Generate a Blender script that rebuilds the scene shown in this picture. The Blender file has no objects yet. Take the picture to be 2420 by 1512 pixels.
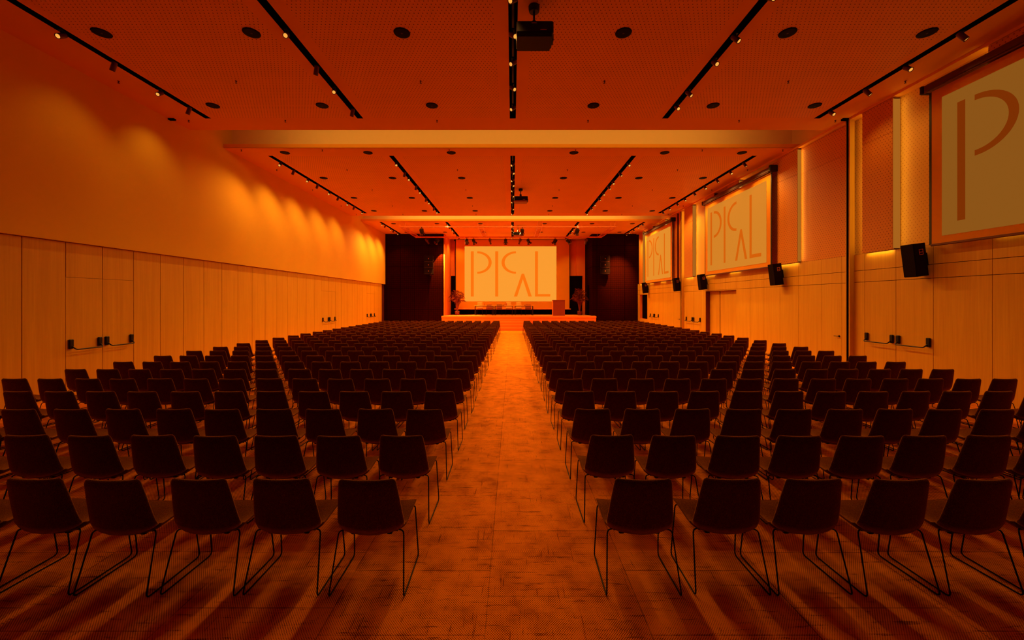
import bpy, math, random
from mathutils import Vector, Matrix
random.seed(7)
R = math.radians
COL = bpy.context.scene.collection
F = 954.0          # focal length in px of the 2420 px wide frame
CZ = 2.0           # camera height
VX, VY = 1211.0, 712.0
def X(px, d): return (px - VX) * d / F
def Z(py, d): return CZ + (VY - py) * d / F

# ---------------------------------------------------------------- materials
def new_mat(name):
    m = bpy.data.materials.new(name); m.use_nodes = True
    nt = m.node_tree; b = nt.nodes['Principled BSDF']
    return m, nt, b
def lnk(nt, a, b): nt.links.new(a, b)
def math_n(nt, op, a, b=None, c=None, clamp=False):
    n = nt.nodes.new('ShaderNodeMath'); n.operation = op; n.use_clamp = clamp
    for i, v in enumerate((a, b, c)):
        if v is None: continue
        if isinstance(v, (int, float)): n.inputs[i].default_value = v
        else: lnk(nt, v, n.inputs[i])
    return n.outputs[0]
def mix_c(nt, fac, a, b):
    n = nt.nodes.new('ShaderNodeMix'); n.data_type = 'RGBA'
    if isinstance(fac, (int, float)): n.inputs[0].default_value = fac
    else: lnk(nt, fac, n.inputs[0])
    for i, v in ((6, a), (7, b)):
        if isinstance(v, tuple): n.inputs[i].default_value = (*v, 1)
        else: lnk(nt, v, n.inputs[i])
    return n.outputs[2]
def noise(nt, vec, scale, detail=3, rough=.55):
    n = nt.nodes.new('ShaderNodeTexNoise'); n.inputs['Scale'].default_value = scale
    n.inputs['Detail'].default_value = detail; n.inputs['Roughness'].default_value = rough
    lnk(nt, vec, n.inputs['Vector']); return n.outputs['Fac']
def mapping(nt, scale=(1, 1, 1), loc=(0, 0, 0), coord='Object'):
    tc = nt.nodes.new('ShaderNodeTexCoord'); mp = nt.nodes.new('ShaderNodeMapping')
    mp.inputs['Scale'].default_value = scale; mp.inputs['Location'].default_value = loc
    lnk(nt, tc.outputs[coord], mp.inputs['Vector']); return mp.outputs[0]
def rng(nt, v, a, b, c=0., d=1.):
    n = nt.nodes.new('ShaderNodeMapRange'); lnk(nt, v, n.inputs[0])
    for i, x in enumerate((a, b, c, d)): n.inputs[i + 1].default_value = x
    return n.outputs[0]
def plain(name, col, rough=.6, metal=0., spec=.3, var=.12, scale=6.):
    m, nt, b = new_mat(name)
    f = noise(nt, mapping(nt), scale)
    dark = tuple(c * (1 - var) for c in col); lite = tuple(min(1, c * (1 + var)) for c in col)
    lnk(nt, mix_c(nt, f, dark, lite), b.inputs['Base Color'])
    b.inputs['Roughness'].default_value = rough; b.inputs['Metallic'].default_value = metal
    b.inputs['Specular IOR Level'].default_value = spec
    return m
def glow(name, col, strength, base=(.02, .005, .001)):
    m, nt, b = new_mat(name)
    b.inputs['Base Color'].default_value = (*base, 1)
    b.inputs['Emission Color'].default_value = (*col, 1); b.inputs['Emission Strength'].default_value = strength
    b.inputs['Roughness'].default_value = .8; b.inputs['Specular IOR Level'].default_value = 0.
    return m
def holes(nt, u, v, pu, pv, r):
    """staggered round perforation; u, v in metres -> 1 inside a hole"""
    def grid(ou, ov):
        a = math_n(nt, 'SUBTRACT', math_n(nt, 'FRACT', math_n(nt, 'ADD', math_n(nt, 'DIVIDE', u, pu), ou)), .5)
        b = math_n(nt, 'SUBTRACT', math_n(nt, 'FRACT', math_n(nt, 'ADD', math_n(nt, 'DIVIDE', v, pv), ov)), .5)
        a = math_n(nt, 'MULTIPLY', a, pu); b = math_n(nt, 'MULTIPLY', b, pv)
        return math_n(nt, 'SQRT', math_n(nt, 'ADD', math_n(nt, 'MULTIPLY', a, a), math_n(nt, 'MULTIPLY', b, b)))
    d = math_n(nt, 'MINIMUM', grid(0, 0), grid(.5, .5))
    return rng(nt, d, r * .8, r * 1.15, 1., 0.)
def perforated(name, col, hole, uv, pu, pv, r, rough=.6):
    m, nt, b = new_mat(name)
    tc = nt.nodes.new('ShaderNodeTexCoord'); sp = nt.nodes.new('ShaderNodeSeparateXYZ')
    lnk(nt, tc.outputs['Object'], sp.inputs[0])
    h = holes(nt, sp.outputs[uv[0]], sp.outputs[uv[1]], pu, pv, r)
    n = noise(nt, tc.outputs['Object'], 1.2)
    c = mix_c(nt, n, tuple(x * .93 for x in col), tuple(min(1, x * 1.05) for x in col))
    lnk(nt, mix_c(nt, h, c, hole), b.inputs['Base Color'])
    b.inputs['Roughness'].default_value = rough; b.inputs['Specular IOR Level'].default_value = .2
    return m
def wood(name, col, dark):
    m, nt, b = new_mat(name)
    v1 = mapping(nt, (34, 34, .9)); v2 = mapping(nt, (5, 5, .25))
    f = math_n(nt, 'ADD', math_n(nt, 'MULTIPLY', noise(nt, v1, 1., 4, .6), .55), math_n(nt, 'MULTIPLY', noise(nt, v2, 1., 3), .45))
    lnk(nt, mix_c(nt, rng(nt, f, .32, .68), dark, col), b.inputs['Base Color'])
    b.inputs['Roughness'].default_value = .5; b.inputs['Specular IOR Level'].default_value = .25
    return m
M = {}
CEIL = (.84, .35, .012)
M['ceiling'] = plain('ceiling plasterboard', CEIL, .75, spec=.15, var=.05, scale=1.)
M['ceiling_perf'] = perforated('perforated ceiling board', CEIL, (.06, .004, .001), ('X', 'Y'), .0745, .139, .0098)
M['cove'] = plain('cove white', (.85, .50, .16), .8, spec=.1, var=.03)
M['lip'] = plain('slot lip', (.84, .27, .012), .8, spec=.1, var=.03)
M['plaster'] = plain('left wall plaster', (.80, .42, .035), .8, spec=.1, var=.05, scale=.8)
M['wood'] = wood('oak veneer', (.76, .39, .018), (.63, .29, .010))
M['groove'] = plain('dark joint', (.10, .006, .001), .8)
M['acoustic_dark'] = perforated('perforated wall board', (.70, .25, .02), (.16, .015, .001), ('Y', 'Z'), .085, .125, .0100)
M['acoustic'] = perforated('perforated recessed board', (.80, .42, .05), (.42, .15, .01), ('Y', 'Z'), .085, .125, .0095)
M['black'] = plain('black metal', (.012, .0016, .0008), .45, spec=.3)
M['void'] = plain('black channel', (.004, .0006, .0004), .9, spec=0.)
M['spot_body'] = plain('spotlight housing', (.10, .012, .003), .38, metal=.3, spec=.5)
M['lens'] = glow('spotlight lens', (1., .40, .06), 1.0)
M['speaker_grille'] = plain('speaker grille', (.045, .006, .002), .6)
M['speaker_ring'] = plain('speaker ring', (.010, .0014, .0005), .6, spec=.05)
M['speaker_box'] = plain('speaker cabinet', (.010, .0012, .0004), .6, spec=.05)
M['label_orange'] = plain('speaker rim', (.6, .12, .02), .5)
M['leg'] = plain('chair rod', (.007, .0008, .0003), .5, spec=.12)
M['screen_fabric'] = plain('screen fabric', (.74, .27, .008), .8, spec=.1, var=.02)
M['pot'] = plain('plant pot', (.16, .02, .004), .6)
M['leaf'] = plain('palm leaf', (.15, .016, .001), .6, spec=.1, var=.5, scale=30)
M['stem'] = plain('palm stem', (.26, .035, .003), .6)
M['lectern'] = plain('lectern board', (.27, .035, .003), .6, var=.15, scale=14)
M['table_top'] = plain('table top', (.85, .36, .06), .5)
M['truss'] = plain('truss tube', (.78, .17, .02), .35, metal=.2, spec=.5)
M['stage'] = plain('stage floor', (.88, .25, .025), .5, var=.05)
M['niche'] = plain('stage side wall', (.80, .18, .008), .7, var=.05)
M['deep'] = plain('curtain black', (.006, .0009, .0005), .9, spec=0.)
M['notebook'] = plain('notebook cover', (.05, .008, .003), .6)
M['paper'] = plain('paper', (.85, .33, .05), .7)
M['bottle'] = plain('water bottle', (.5, .1, .02), .2, spec=.6)
M['projector_grey'] = plain('projector case', (.010, .0014, .0005), .5, spec=.15)
M['projector_uplit'] = plain('projector underside with painted uplight', (.35, .07, .012), .5)  # light from below painted into the underside colour
M['led'] = glow('light strip', (1., .32, .03), .38)
# fabric of the chairs: dark woven wool with light flecks
m, nt, b = new_mat('charcoal wool'); M['fabric'] = m
v = mapping(nt)
f1 = noise(nt, v, 320., 2, .7); f2 = noise(nt, v, 45., 3)
c = mix_c(nt, rng(nt, f1, .46, .72), (.040, .0038, .0003), (.30, .080, .004))
lnk(nt, mix_c(nt, rng(nt, f2, .35, .75, 0, .45), c, (.035, .004, .0005)), b.inputs['Base Color'])
b.inputs['Roughness'].default_value = .95; b.inputs['Specular IOR Level'].default_value = .05
b.inputs['Sheen Weight'].default_value = 1.; b.inputs['Sheen Roughness'].default_value = .42
lnk(nt, mix_c(nt, rng(nt, f1, .40, .68), (.45, .14, .012), (1., .42, .05)), b.inputs['Sheen Tint'])
# black acoustic tiles beside the stage
m, nt, b = new_mat('black acoustic tiles'); M['tiles'] = m
tc = nt.nodes.new('ShaderNodeTexCoord'); sp = nt.nodes.new('ShaderNodeSeparateXYZ'); lnk(nt, tc.outputs['Object'], sp.inputs[0])
def lines(axis, pitch, w, off=0.):
    a = math_n(nt, 'FRACT', math_n(nt, 'ADD', math_n(nt, 'DIVIDE', sp.outputs[axis], pitch), off))
    return math_n(nt, 'LESS_THAN', a, w / pitch)
fine = math_n(nt, 'MAXIMUM', lines('X', .14, .02), lines('Z', .14, .02))
big = math_n(nt, 'MAXIMUM', lines('X', 1.02, .03), lines('Z', 1.55, .03, .1))
c = mix_c(nt, fine, (.019, .0017, .0003), (.009, .0008, .0002))
lnk(nt, mix_c(nt, big, c, (.004, .0006, .0004)), b.inputs['Base Color']); b.inputs['Roughness'].default_value = .9
b.inputs['Specular IOR Level'].default_value = 0.
# carpet: halftone weave, planks, brushed streaks
m, nt, b = new_mat('woven carpet planks'); M['carpet'] = m
v = mapping(nt); sp = nt.nodes.new('ShaderNodeSeparateXYZ'); lnk(nt, v, sp.inputs[0])
u_ = math_n(nt, 'MULTIPLY', sp.outputs['X'], 2 * math.pi / .0150); w_ = math_n(nt, 'MULTIPLY', sp.outputs['Y'], 2 * math.pi / .0185)
dots = math_n(nt, 'MULTIPLY', math_n(nt, 'COSINE', u_), math_n(nt, 'COSINE', w_))
br = nt.nodes.new('ShaderNodeTexBrick'); mpv = mapping(nt, (1, 1, 1), (.1, .165, 0)); mpv.node.inputs['Rotation'].default_value = (0, 0, R(90)); lnk(nt, mpv, br.inputs['Vector'])
br.inputs['Color1'].default_value = (.1, .1, .1, 1); br.inputs['Color2'].default_value = (.9, .9, .9, 1); br.inputs['Mortar'].default_value = (0, 0, 0, 1)
br.inputs['Scale'].default_value = 1.; br.inputs['Brick Width'].default_value = .58; br.inputs['Row Height'].default_value = 1.0
br.inputs['Mortar Size'].default_value = .0038; br.inputs['Mortar Smooth'].default_value = .3; br.offset = .37; br.squash = 1.35; br.squash_frequency = 3
pl = nt.nodes.new('ShaderNodeSeparateColor'); lnk(nt, br.outputs['Color'], pl.inputs[0])
plank = pl.outputs[0]
sx = noise(nt, mapping(nt, (3.5, 34, 1)), 1., 4, .65); sy = noise(nt, mapping(nt, (40, 3., 1), (3, 7, 0)), 1., 4, .65)
blot = noise(nt, mapping(nt, (1, 1, 1), (5, 2, 0)), 4.5, 5, .65)
streak = math_n(nt, 'MAXIMUM', rng(nt, sx, .57, .70), rng(nt, sy, .60, .72))
thr = math_n(nt, 'ADD', math_n(nt, 'MULTIPLY', plank, .45), rng(nt, blot, .36, .66, -.42, .52))
thr = math_n(nt, 'ADD', thr, math_n(nt, 'MULTIPLY', streak, 1.15))
d1 = math_n(nt, 'ADD', math_n(nt, 'SUBTRACT', dots, .50), math_n(nt, 'MULTIPLY', thr, .75))
mask = rng(nt, d1, -.15, .30)
mort = rng(nt, plank, 0., .06, 1., 0.)
mask = math_n(nt, 'MAXIMUM', mask, math_n(nt, 'MULTIPLY', mort, rng(nt, blot, .30, .56)))
light = mix_c(nt, noise(nt, v, 2.2, 3), (.88, .235, .010), (.97, .29, .014))
lnk(nt, mix_c(nt, math_n(nt, 'MULTIPLY', mask, .93), light, (.10, .009, .001)), b.inputs['Base Color'])
b.inputs['Roughness'].default_value = .95; b.inputs['Specular IOR Level'].default_value = .03

# ---------------------------------------------------------------- mesh helpers
class MB:
    def __init__(s): s.v = []; s.f = []; s.mi = []; s.sm = []
    def add(s, vs, fs, mi=0, smooth=False):
        o = len(s.v); s.v += [tuple(p) for p in vs]
        for f in fs: s.f.append(tuple(i + o for i in f)); s.mi.append(mi); s.sm.append(smooth)
        return s
    def box(s, a, b, mi=0):
        x0, y0, z0 = (min(p, q) for p, q in zip(a, b)); x1, y1, z1 = (max(p, q) for p, q in zip(a, b))
        vs = [(x0,y0,z0),(x1,y0,z0),(x1,y1,z0),(x0,y1,z0),(x0,y0,z1),(x1,y0,z1),(x1,y1,z1),(x0,y1,z1)]
        return s.add(vs, [(0,3,2,1),(4,5,6,7),(0,1,5,4),(1,2,6,5),(2,3,7,6),(3,0,4,7)], mi)
    def rbox(s, a, b, r=.01, mi=0):
        """box whose vertical-plan corners and rims are chamfered"""
        x0, y0, z0 = (min(p, q) for p, q in zip(a, b)); x1, y1, z1 = (max(p, q) for p, q in zip(a, b))
        r = min(r, (x1-x0)*.45, (y1-y0)*.45, (z1-z0)*.45)
        def ring(z, i):
            q = r*.6; return [(x0+i+q,y0+i,z),(x1-i-q,y0+i,z),(x1-i,y0+i+q,z),(x1-i,y1-i-q,z),(x1-i-q,y1-i,z),(x0+i+q,y1-i,z),(x0+i,y1-i-q,z),(x0+i,y0+i+q,z)]
        rs = [ring(z0, r*.5), ring(z0+r*.5, 0), ring(z1-r*.5, 0), ring(z1, r*.5)]
        vs = sum(rs, []); fs = [tuple(range(7,-1,-1)), tuple(range(24,32))]
        for k in range(3):
            for i in range(8): j = (i+1) % 8; fs.append((k*8+i, k*8+j, k*8+8+j, k*8+8+i))
        return s.add(vs, fs, mi)
    def quad(s, p, mi=0): return s.add(p, [tuple(range(len(p)))], mi)
    def tube(s, path, r, n=6, mi=0, cap=True):
        path = [Vector(p) for p in path]; rings = []
        t0 = (path[1]-path[0]).normalized(); up = Vector((0,0,1)) if abs(t0.z) < .9 else Vector((1,0,0))
        nn = (up - t0*up.dot(t0)).normalized()
        for i, p in enumerate(path):
            t = (path[min(i+1,len(path)-1)] - path[max(i-1,0)]).normalized()
            nn = (nn - t*nn.dot(t)).normalized(); bb = t.cross(nn)
            rr = r[i] if isinstance(r, (list, tuple)) else r
            rings.append([p + (nn*math.cos(2*math.pi*k/n) + bb*math.sin(2*math.pi*k/n))*rr for k in range(n)])
        fs = []
        for i in range(len(path)-1):
            for k in range(n): l = (k+1) % n; fs.append((i*n+k, i*n+l, (i+1)*n+l, (i+1)*n+k))
        s.add(sum(rings, []), fs, mi, True)
        if cap:
            s.add(rings[0], [tuple(range(n-1,-1,-1))], mi); s.add(rings[-1], [tuple(range(n))], mi)
        return s
    def cyl(s, p0, p1, r0, r1=None, n=14, mi=0, cap=True):
        return s.tube([p0, p1], [r0, r0 if r1 is None else r1], n, mi, cap)
    def lathe(s, prof, c=(0,0,0), n=20, mi=0):
        vs = []; fs = []
        for (r, z) in prof:
            for k in range(n): a = 2*math.pi*k/n; vs.append((c[0]+r*math.cos(a), c[1]+r*math.sin(a), c[2]+z))
        for i in range(len(prof)-1):
            for k in range(n): l = (k+1) % n; fs.append((i*n+k, i*n+l, (i+1)*n+l, (i+1)*n+k))
        s.add(vs, fs, mi, True)
        s.add(vs[-n:], [tuple(range(n))], mi); s.add(vs[:n], [tuple(range(n-1,-1,-1))], mi)
        return s
    def prism(s, poly, fn, a, b, mi=0):
        """extrude a 2D polygon; fn(p, q, w) gives the 3D point"""
        n = len(poly); vs = [fn(p, q, a) for p, q in poly] + [fn(p, q, b) for p, q in poly]
        fs = [tuple(range(n)), tuple(range(2*n-1, n-1, -1))]
        for i in range(n): j = (i+1) % n; fs.append((i, i+n, j+n, j))
        return s.add(vs, fs, mi)
    def xform(s, mtx):
        s.v = [tuple(mtx @ Vector(p)) for p in s.v]; return s
    def mesh(s, name, mats):
        me = bpy.data.meshes.new(name); me.from_pydata(s.v, [], s.f)
        for mt in (mats if isinstance(mats, (list, tuple)) else [mats]): me.materials.append(M[mt])
        for p, i, q in zip(me.polygons, s.mi, s.sm): p.material_index = i; p.use_smooth = q
        me.update(); return me
    def obj(s, name, mats, parent=None, loc=None, rot=None):
        o = bpy.data.objects.new(name, s.mesh(name, mats)); COL.objects.link(o)
        if parent: o.parent = parent
        if loc is not None: o.location = loc
        if rot is not None: o.rotation_euler = rot
        return o
def tag(o, label=None, cat=None, group=None, kind=None):
    if label: o['label'] = label
    if cat: o['category'] = cat
    if group: o['group'] = group
    if kind: o['kind'] = kind
    return o
def thing(name, label, cat, loc=(0,0,0), rz=0., group=None, kind=None):
    o = bpy.data.objects.new(name, None); COL.objects.link(o); o.location = loc; o.rotation_euler = (0,0,rz)
    o.empty_display_size = .1
    return tag(o, label, cat, group, kind)
KIDS = {}
def kids(o): return KIDS.get(o.name) or [c for c in bpy.data.objects if c.parent == o]
def copy_tree(o, loc=None, rz=None, label=None, parent=None):
    c = o.copy(); COL.objects.link(c)
    if parent is not None: c.parent = parent
    if loc is not None: c.location = loc
    if rz is not None: c.rotation_euler = (0,0,rz)
    if label: c['label'] = label
    for k in PROTO[o.name]: copy_tree(k, parent=c)
    return c
PROTO = {}
def register(o):
    ch = [c for c in bpy.data.objects if c.parent == o]
    PROTO[o.name] = ch
    for c in ch: register(c)
ORD = ['first','second','third','fourth','fifth','sixth','seventh','eighth','ninth','tenth','eleventh','twelfth','thirteenth','fourteenth']
def fillet(pts, r, n=4):
    pts = [Vector(p) for p in pts]; out = [pts[0]]
    for i in range(1, len(pts)-1):
        a, p, c = pts[i-1], pts[i], pts[i+1]
        da, dc = (a-p), (c-p); q = min(r, da.length*.45, dc.length*.45)
        p0, p1 = p+da.normalized()*q, p+dc.normalized()*q
        for k in range(n+1):
            t = k/n; out.append(p0*(1-t)**2 + p*2*t*(1-t) + p1*t*t)
    out.append(pts[-1]); return out

# ---------------------------------------------------------------- the hall
WU, WL = -9.24, -9.31        # left wall: plaster above, veneer below
RW, RU0, RU1 = 9.12, 9.21, 9.03   # right wall: veneer, recessed boards, protruding boards
CH = 6.91; DE = 29.35; DN = 32.4; Y0 = -1.5
LEDGE = 3.243; DOORZ = 2.505
NL, NR = -4.93, 5.78         # stage niche
fl = MB(); fl.quad([(WL-.2, Y0, 0), (9.6, Y0, 0), (9.6, DN+.3, 0), (WL-.2, DN+.3, 0)]).obj('floor', 'carpet')
tag(bpy.data.objects['floor'], 'orange woven carpet planks with dark weave dots', 'floor', kind='structure')

# ceiling ------------------------------------------------------------------
TR = [-8.17, -4.085, .01, 4.095, 8.17]; TW = .08
BAYS = [(Y0, 11.57, 10.84, Y0), (12.90, 23.19, 22.47, 13.62), (24.60, DE, 29.3, 24.98)]
CB = MB()
def ceil_rect(x0, x1, y0, y1, mi=0):
    if x1 - x0 > 1e-6 and y1 - y0 > 1e-6: CB.quad([(x0,y0,CH), (x0,y1,CH), (x1,y1,CH), (x1,y0,CH)], mi)
for bi, (y0, y1, t1, t0) in enumerate(BAYS):
    xs = [WU] + sum([[t-TW, t+TW] for t in TR], []) + [RU0]
    if bi < 2: ceil_rect(WU, RU0, t1, y1)
    if t0 > y0: ceil_rect(WU, RU0, y0, t0)
    ye = t1 if bi < 2 else DE
    for k in range(6):
        x0, x1 = xs[2*k], xs[2*k+1]
        if k in (0, 5) or bi == 2: ceil_rect(x0, x1, t0, ye); continue
        a = x0 + (.19 if k == 1 else .25); c = x1 - (.19 if k == 4 else .25)
        pa, pc = t0 + .05, ye - .06
        ceil_rect(x0, a, t0, ye); ceil_rect(c, x1, t0, ye)
        ceil_rect(a, c, t0, pa); ceil_rect(a, c, pc, ye); ceil_rect(a, c, pa, pc, 1)
    if bi == 2:
        for t in (TR[0], TR[4]): ceil_rect(t-TW, t+TW, 29.3, DE)
# niche ceiling (tracks two, three and four run on into it)
xs = [NL] + sum([[t-TW, t+TW] for t in TR[1:4]], []) + [NR]
for k in range(4): ceil_rect(xs[2*k], xs[2*k+1], DE, 31.9)
for t in TR[1:4]: ceil_rect(t-TW, t+TW, 31.3, 31.9)
CB.obj('ceiling', ['ceiling', 'ceiling_perf'])
tag(bpy.data.objects['ceiling'], 'flat perforated board ceiling with lit cross slots', 'ceiling', kind='structure')
# the two lit cross slots
for i, (a, c) in enumerate(((11.57, 12.90), (23.19, 24.60))):
    b_ = MB(); zt = 7.78
    b_.box((WU-.02, a-.36, CH+.001), (RU0+.02, a-.34, zt)).box((WU-.02, c+.42, CH+.02), (RU0+.02, c+.44, zt))
    b_.box((WU-.02, a-.36, zt), (RU0+.02, c+.44, zt+.02))
    b_.box((WU-.04, a-.36, CH), (WU-.02, c+.44, zt)).box((RU0+.02, a-.36, CH), (RU0+.04, c+.44, zt))
    b_.box((WU, c, CH), (RU0, c+.03, CH+.115), 1)
    b_.box((WU, a-.34, CH+.003), (RU0, a, CH+.02), 1).box((WU, c+.03, CH+.003), (RU0, c+.42, CH+.02), 0)
    o = b_.obj('trim_%d' % (i+1), ['cove', 'lip'])
    tag(o, 'lit ceiling slot across the hall, %s one from the audience back' % ORD[i], 'ceiling slot', kind='structure')

# left wall ----------------------------------------------------------------
wl = MB(); wl.box((WU-.30, Y0, LEDGE), (WU, DE+.1, 7.9)); wlo = wl.obj('wall_left', 'plaster')
tag(wlo, 'tall plain plaster wall above oak veneer panels', 'wall', kind='structure')
gl = [.122 + .7537*k for k in range(-2, 39)]
doorsL = [(8.41, 9.165, 9.92), (19.71, 20.46, 21.21), (25.74, 26.49, 27.25)]
pn = MB(); pn.box((WL-.12, Y0, 0), (WL-.03, DE, LEDGE), 1)
for k in range(len(gl)-1):
    a, c = gl[k]+.008, min(gl[k+1]-.008, DE-.002)
    if a >= DE: continue
    indoor = any(d0-.05 < (a+c)/2 < d2+.05 for d0, d1, d2 in doorsL)
    if indoor: pn.box((WL-.03, a, DOORZ+.006), (WL, c, LEDGE-.01))
    else: pn.box((WL-.03, a, 0), (WL, c, LEDGE-.01))
pn.obj('wood_panelling', ['wood', 'groove'], wlo)

def panic_bar(parent, sgn, x, y0, y1, z, name='panic_bar'):
    """push bar across a leaf; sgn: +1 opens out of the left wall, -1 out of the right one"""
    b_ = MB()
    for y in (y0, y1):
        b_.rbox((x, y-.045, z-.10), (x+sgn*.045, y+.045, z+.10), .02)
    zz = z-.115; q = x + sgn*.115; off = .10
    pth = fillet([(x+sgn*.02, y0, z-.03), (q, y0+.02, zz), (q, y1-.02, zz), (x+sgn*.02, y1, z-.03)], .04)
    b_.tube(pth, .0135, 8)
    return b_.obj(name, 'black', parent)
def lever(parent, sgn, x, y, z, dy):
    b_ = MB(); b_.cyl((x, y, z), (x+sgn*.012, y, z), .028, n=16)
    b_.tube(fillet([(x, y, z), (x+sgn*.05, y, z), (x+sgn*.05, y+dy, z)], .015), .010, 8)
    return b_.obj('lever_handle', 'black', parent)
dn = 0
def double_door(wall, sgn, x, ys, z, label, barz=1.10):
    global dn; dn += 1
    o = thing('door_%d' % dn, label, 'door', (0,0,0), kind='structure')
    for a, c in ((ys[0], ys[1]), (ys[1], ys[2])):
        lf = MB().box((x-sgn*.04, a+.006, .004), (x, c-.006, z)).obj('leaf', 'wood', o)
        panic_bar(lf, sgn, x, a+.085, c-.075, barz)
    return o
for k, d in enumerate(doorsL):
    double_door(wlo, 1, WL, d, DOORZ, 'oak double door with push bars in plaster-topped wall, %s' % ('by the back rows', 'by the middle rows', 'closest to the stage')[k])

# right wall ---------------------------------------------------------------
wr = MB(); wr.box((9.40, Y0, 0), (9.60, DE+.1, 7.9), 1)
wr.box((RU0, Y0, LEDGE-.02), (9.40, DE, CH), 0)
wro = wr.obj('wall_right', ['acoustic', 'groove'])
tag(wro, 'long wall of perforated boards with light strips above oak veneer', 'wall', kind='structure')
gr = [-1.5, -.5, .4, 1.4, 2.4, 3.4, 4.4, 5.4, 6.5, 7.67, 8.745, 9.6, 10.45, 10.80, 10.90, 11.18, 11.9, 12.87, 13.76, 14.64, 15.5, 16.45, 17.3, 18.2, 19.05, 19.5, 20.35, 21.2, 21.52, 21.60, 21.95, 22.8, 23.7, 24.45, 25.1, 25.9, 26.7, 27.3, 28.9, DE]
doorsR = [(8.745, 9.6, 10.45), (19.5, 20.35, 21.2), (25.1, 25.9, 26.7)]
singles = [(11.18, 11.9), (21.95, 22.8)]
pn = MB()
for k in range(len(gr)-1):
    a, c = gr[k]+.005, gr[k+1]-.005; mid = (a+c)/2; g = .006
    if c - a < .12 and k in (13, 28):   # steel guide joints
        continue
    segs = [(DOORZ+g, 2.807-g), (2.807+g, LEDGE-.008)]
    if any(d0 < mid < d2 for d0, d1, d2 in doorsR) or any(d0 < mid < d1 for d0, d1 in singles) : pass
    elif 16.45 < mid < 19.05: segs.append((2.474, DOORZ-g))
    elif 27.3 < mid < 28.9: segs += [(0, .78), (2.47, DOORZ-g)]
    else: segs.append((0, DOORZ-g))
    for z0, z1 in segs: pn.box((RW, a, z0), (RW+.03, c, z1))
# dark backing with the alcove and the hatch left out
for a, c, z0, z1 in ((Y0, 16.45, 0, LEDGE), (19.05, 27.3, 0, LEDGE), (28.9, DE, 0, LEDGE), (16.45, 19.05, 2.474, LEDGE), (27.3, 28.9, 2.47, LEDGE), (27.3, 28.9, 0, .78)):
    pn.box((RW+.031, a, z0), (9.40, c, z1), 1)
pn.obj('wood_panelling', ['wood', 'groove'], wro)
# sides of the alcove and of the hatch
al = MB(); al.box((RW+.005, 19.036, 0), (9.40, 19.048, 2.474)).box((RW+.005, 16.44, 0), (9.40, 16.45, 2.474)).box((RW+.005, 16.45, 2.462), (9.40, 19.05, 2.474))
al.obj('alcove_lining', 'pot', wro)  # shade inside the alcove put into this dark colour
for k, d in enumerate(doorsR):
    double_door(wro, -1, RW, d, DOORZ-.006, 'oak double door with push bars under the wall screens, %s' % ('by the back rows', 'beside the alcove', 'closest to the stage')[k])
for k, (a, c) in enumerate(singles):
    dn += 1; o = thing('door_%d' % dn, 'plain oak door with black lever handle, %s' % ('beside the nearer black wall guide', 'beyond the farther wall guide')[k], 'door', kind='structure')
    lf = MB().box((RW, a+.005, .004), (RW+.04, c-.005, DOORZ-.006)).obj('leaf', 'wood', o)
    lever(lf, -1, RW, a+.08, 1.03, .13)
dn += 1; o = thing('door_%d' % dn, 'recessed pair of tall oak doors inside the alcove', 'door', kind='structure')
for a, c in ((16.455, 18.07), (18.13, 19.045)): MB().box((9.31, a, .004), (9.35, min(c, 19.03), 2.46)).obj('leaf', 'wood', o)
MB().box((9.33, 18.05, .0), (9.36, 18.15, 2.46)).obj('centre_gap', 'void', o)
w1 = MB(); w1.box((RW+.005, 28.895, .78), (9.52, 28.905, 2.47)).box((RW+.005, 27.295, .78), (9.52, 27.305, 2.47)).box((RW+.005, 27.3, .775), (9.52, 28.9, .785)).box((RW+.005, 27.3, 2.465), (9.52, 28.9, 2.475))
w1o = w1.obj('window_1', 'niche'); tag(w1o, 'dark hatch opening in the oak wall beside the stage', 'window', kind='structure')
MB().box((9.30, 27.31, .79), (9.33, 28.89, 2.46)).obj('interior_shade_sheet', 'deep', w1o)  # black sheet stands in for the unlit interior of the hatch

# perforated boards standing proud, with light strips behind their edges
proud = [(4.0, 7.66), (9.59, 10.42), (12.8, 13.75), (16.1, 16.95), (18.1, 18.95), (20.25, 21.2), (22.2, 23.2), (23.9, 24.85), (26.0, 26.9), (28.0, 28.8)]
mid_lv = [(11.09, 12.8), (13.75, 14.55), (21.6, 22.2)]
strips = [(7.66, 1), (9.59, -1), (10.42, 1), (12.8, -1), (16.1, -1), (20.25, -1), (21.2, 1), (23.9, -1), (24.85, 1), (28.0, -1)]
ZT = 6.84; LEDS = []
for a, c in proud:
    p = MB(); p.box((RU1, a, LEDGE), (RU1+.035, c, 6.028)).box((RU1, a, 6.036), (RU1+.035, c, ZT)).box((RU1+.036, a+.02, LEDGE), (RU0-.001, c-.02, ZT), 1)
    p.obj('acoustic_board', ['acoustic_dark', 'groove'], wro)
for a, c in mid_lv:
    p = MB(); p.box((RU0-.06, a, LEDGE), (RU0-.002, c, 6.028)).box((RU0-.06, a, 6.036), (RU0-.002, c, ZT))
    p.obj('acoustic_board', 'acoustic_dark', wro)
for y, s in strips:
    p = MB(); p.box((RU1+.012, y, LEDGE+.02), (RU0-.01, y + s*.012, ZT-.03)); p.obj('light_strip', 'led', wro)
    LEDS.append((y, s))
MB().box((RU1-.02, Y0, ZT+.01), (RU0, DE, CH+.0)).obj('top_rail', 'ceiling', wro)
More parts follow.
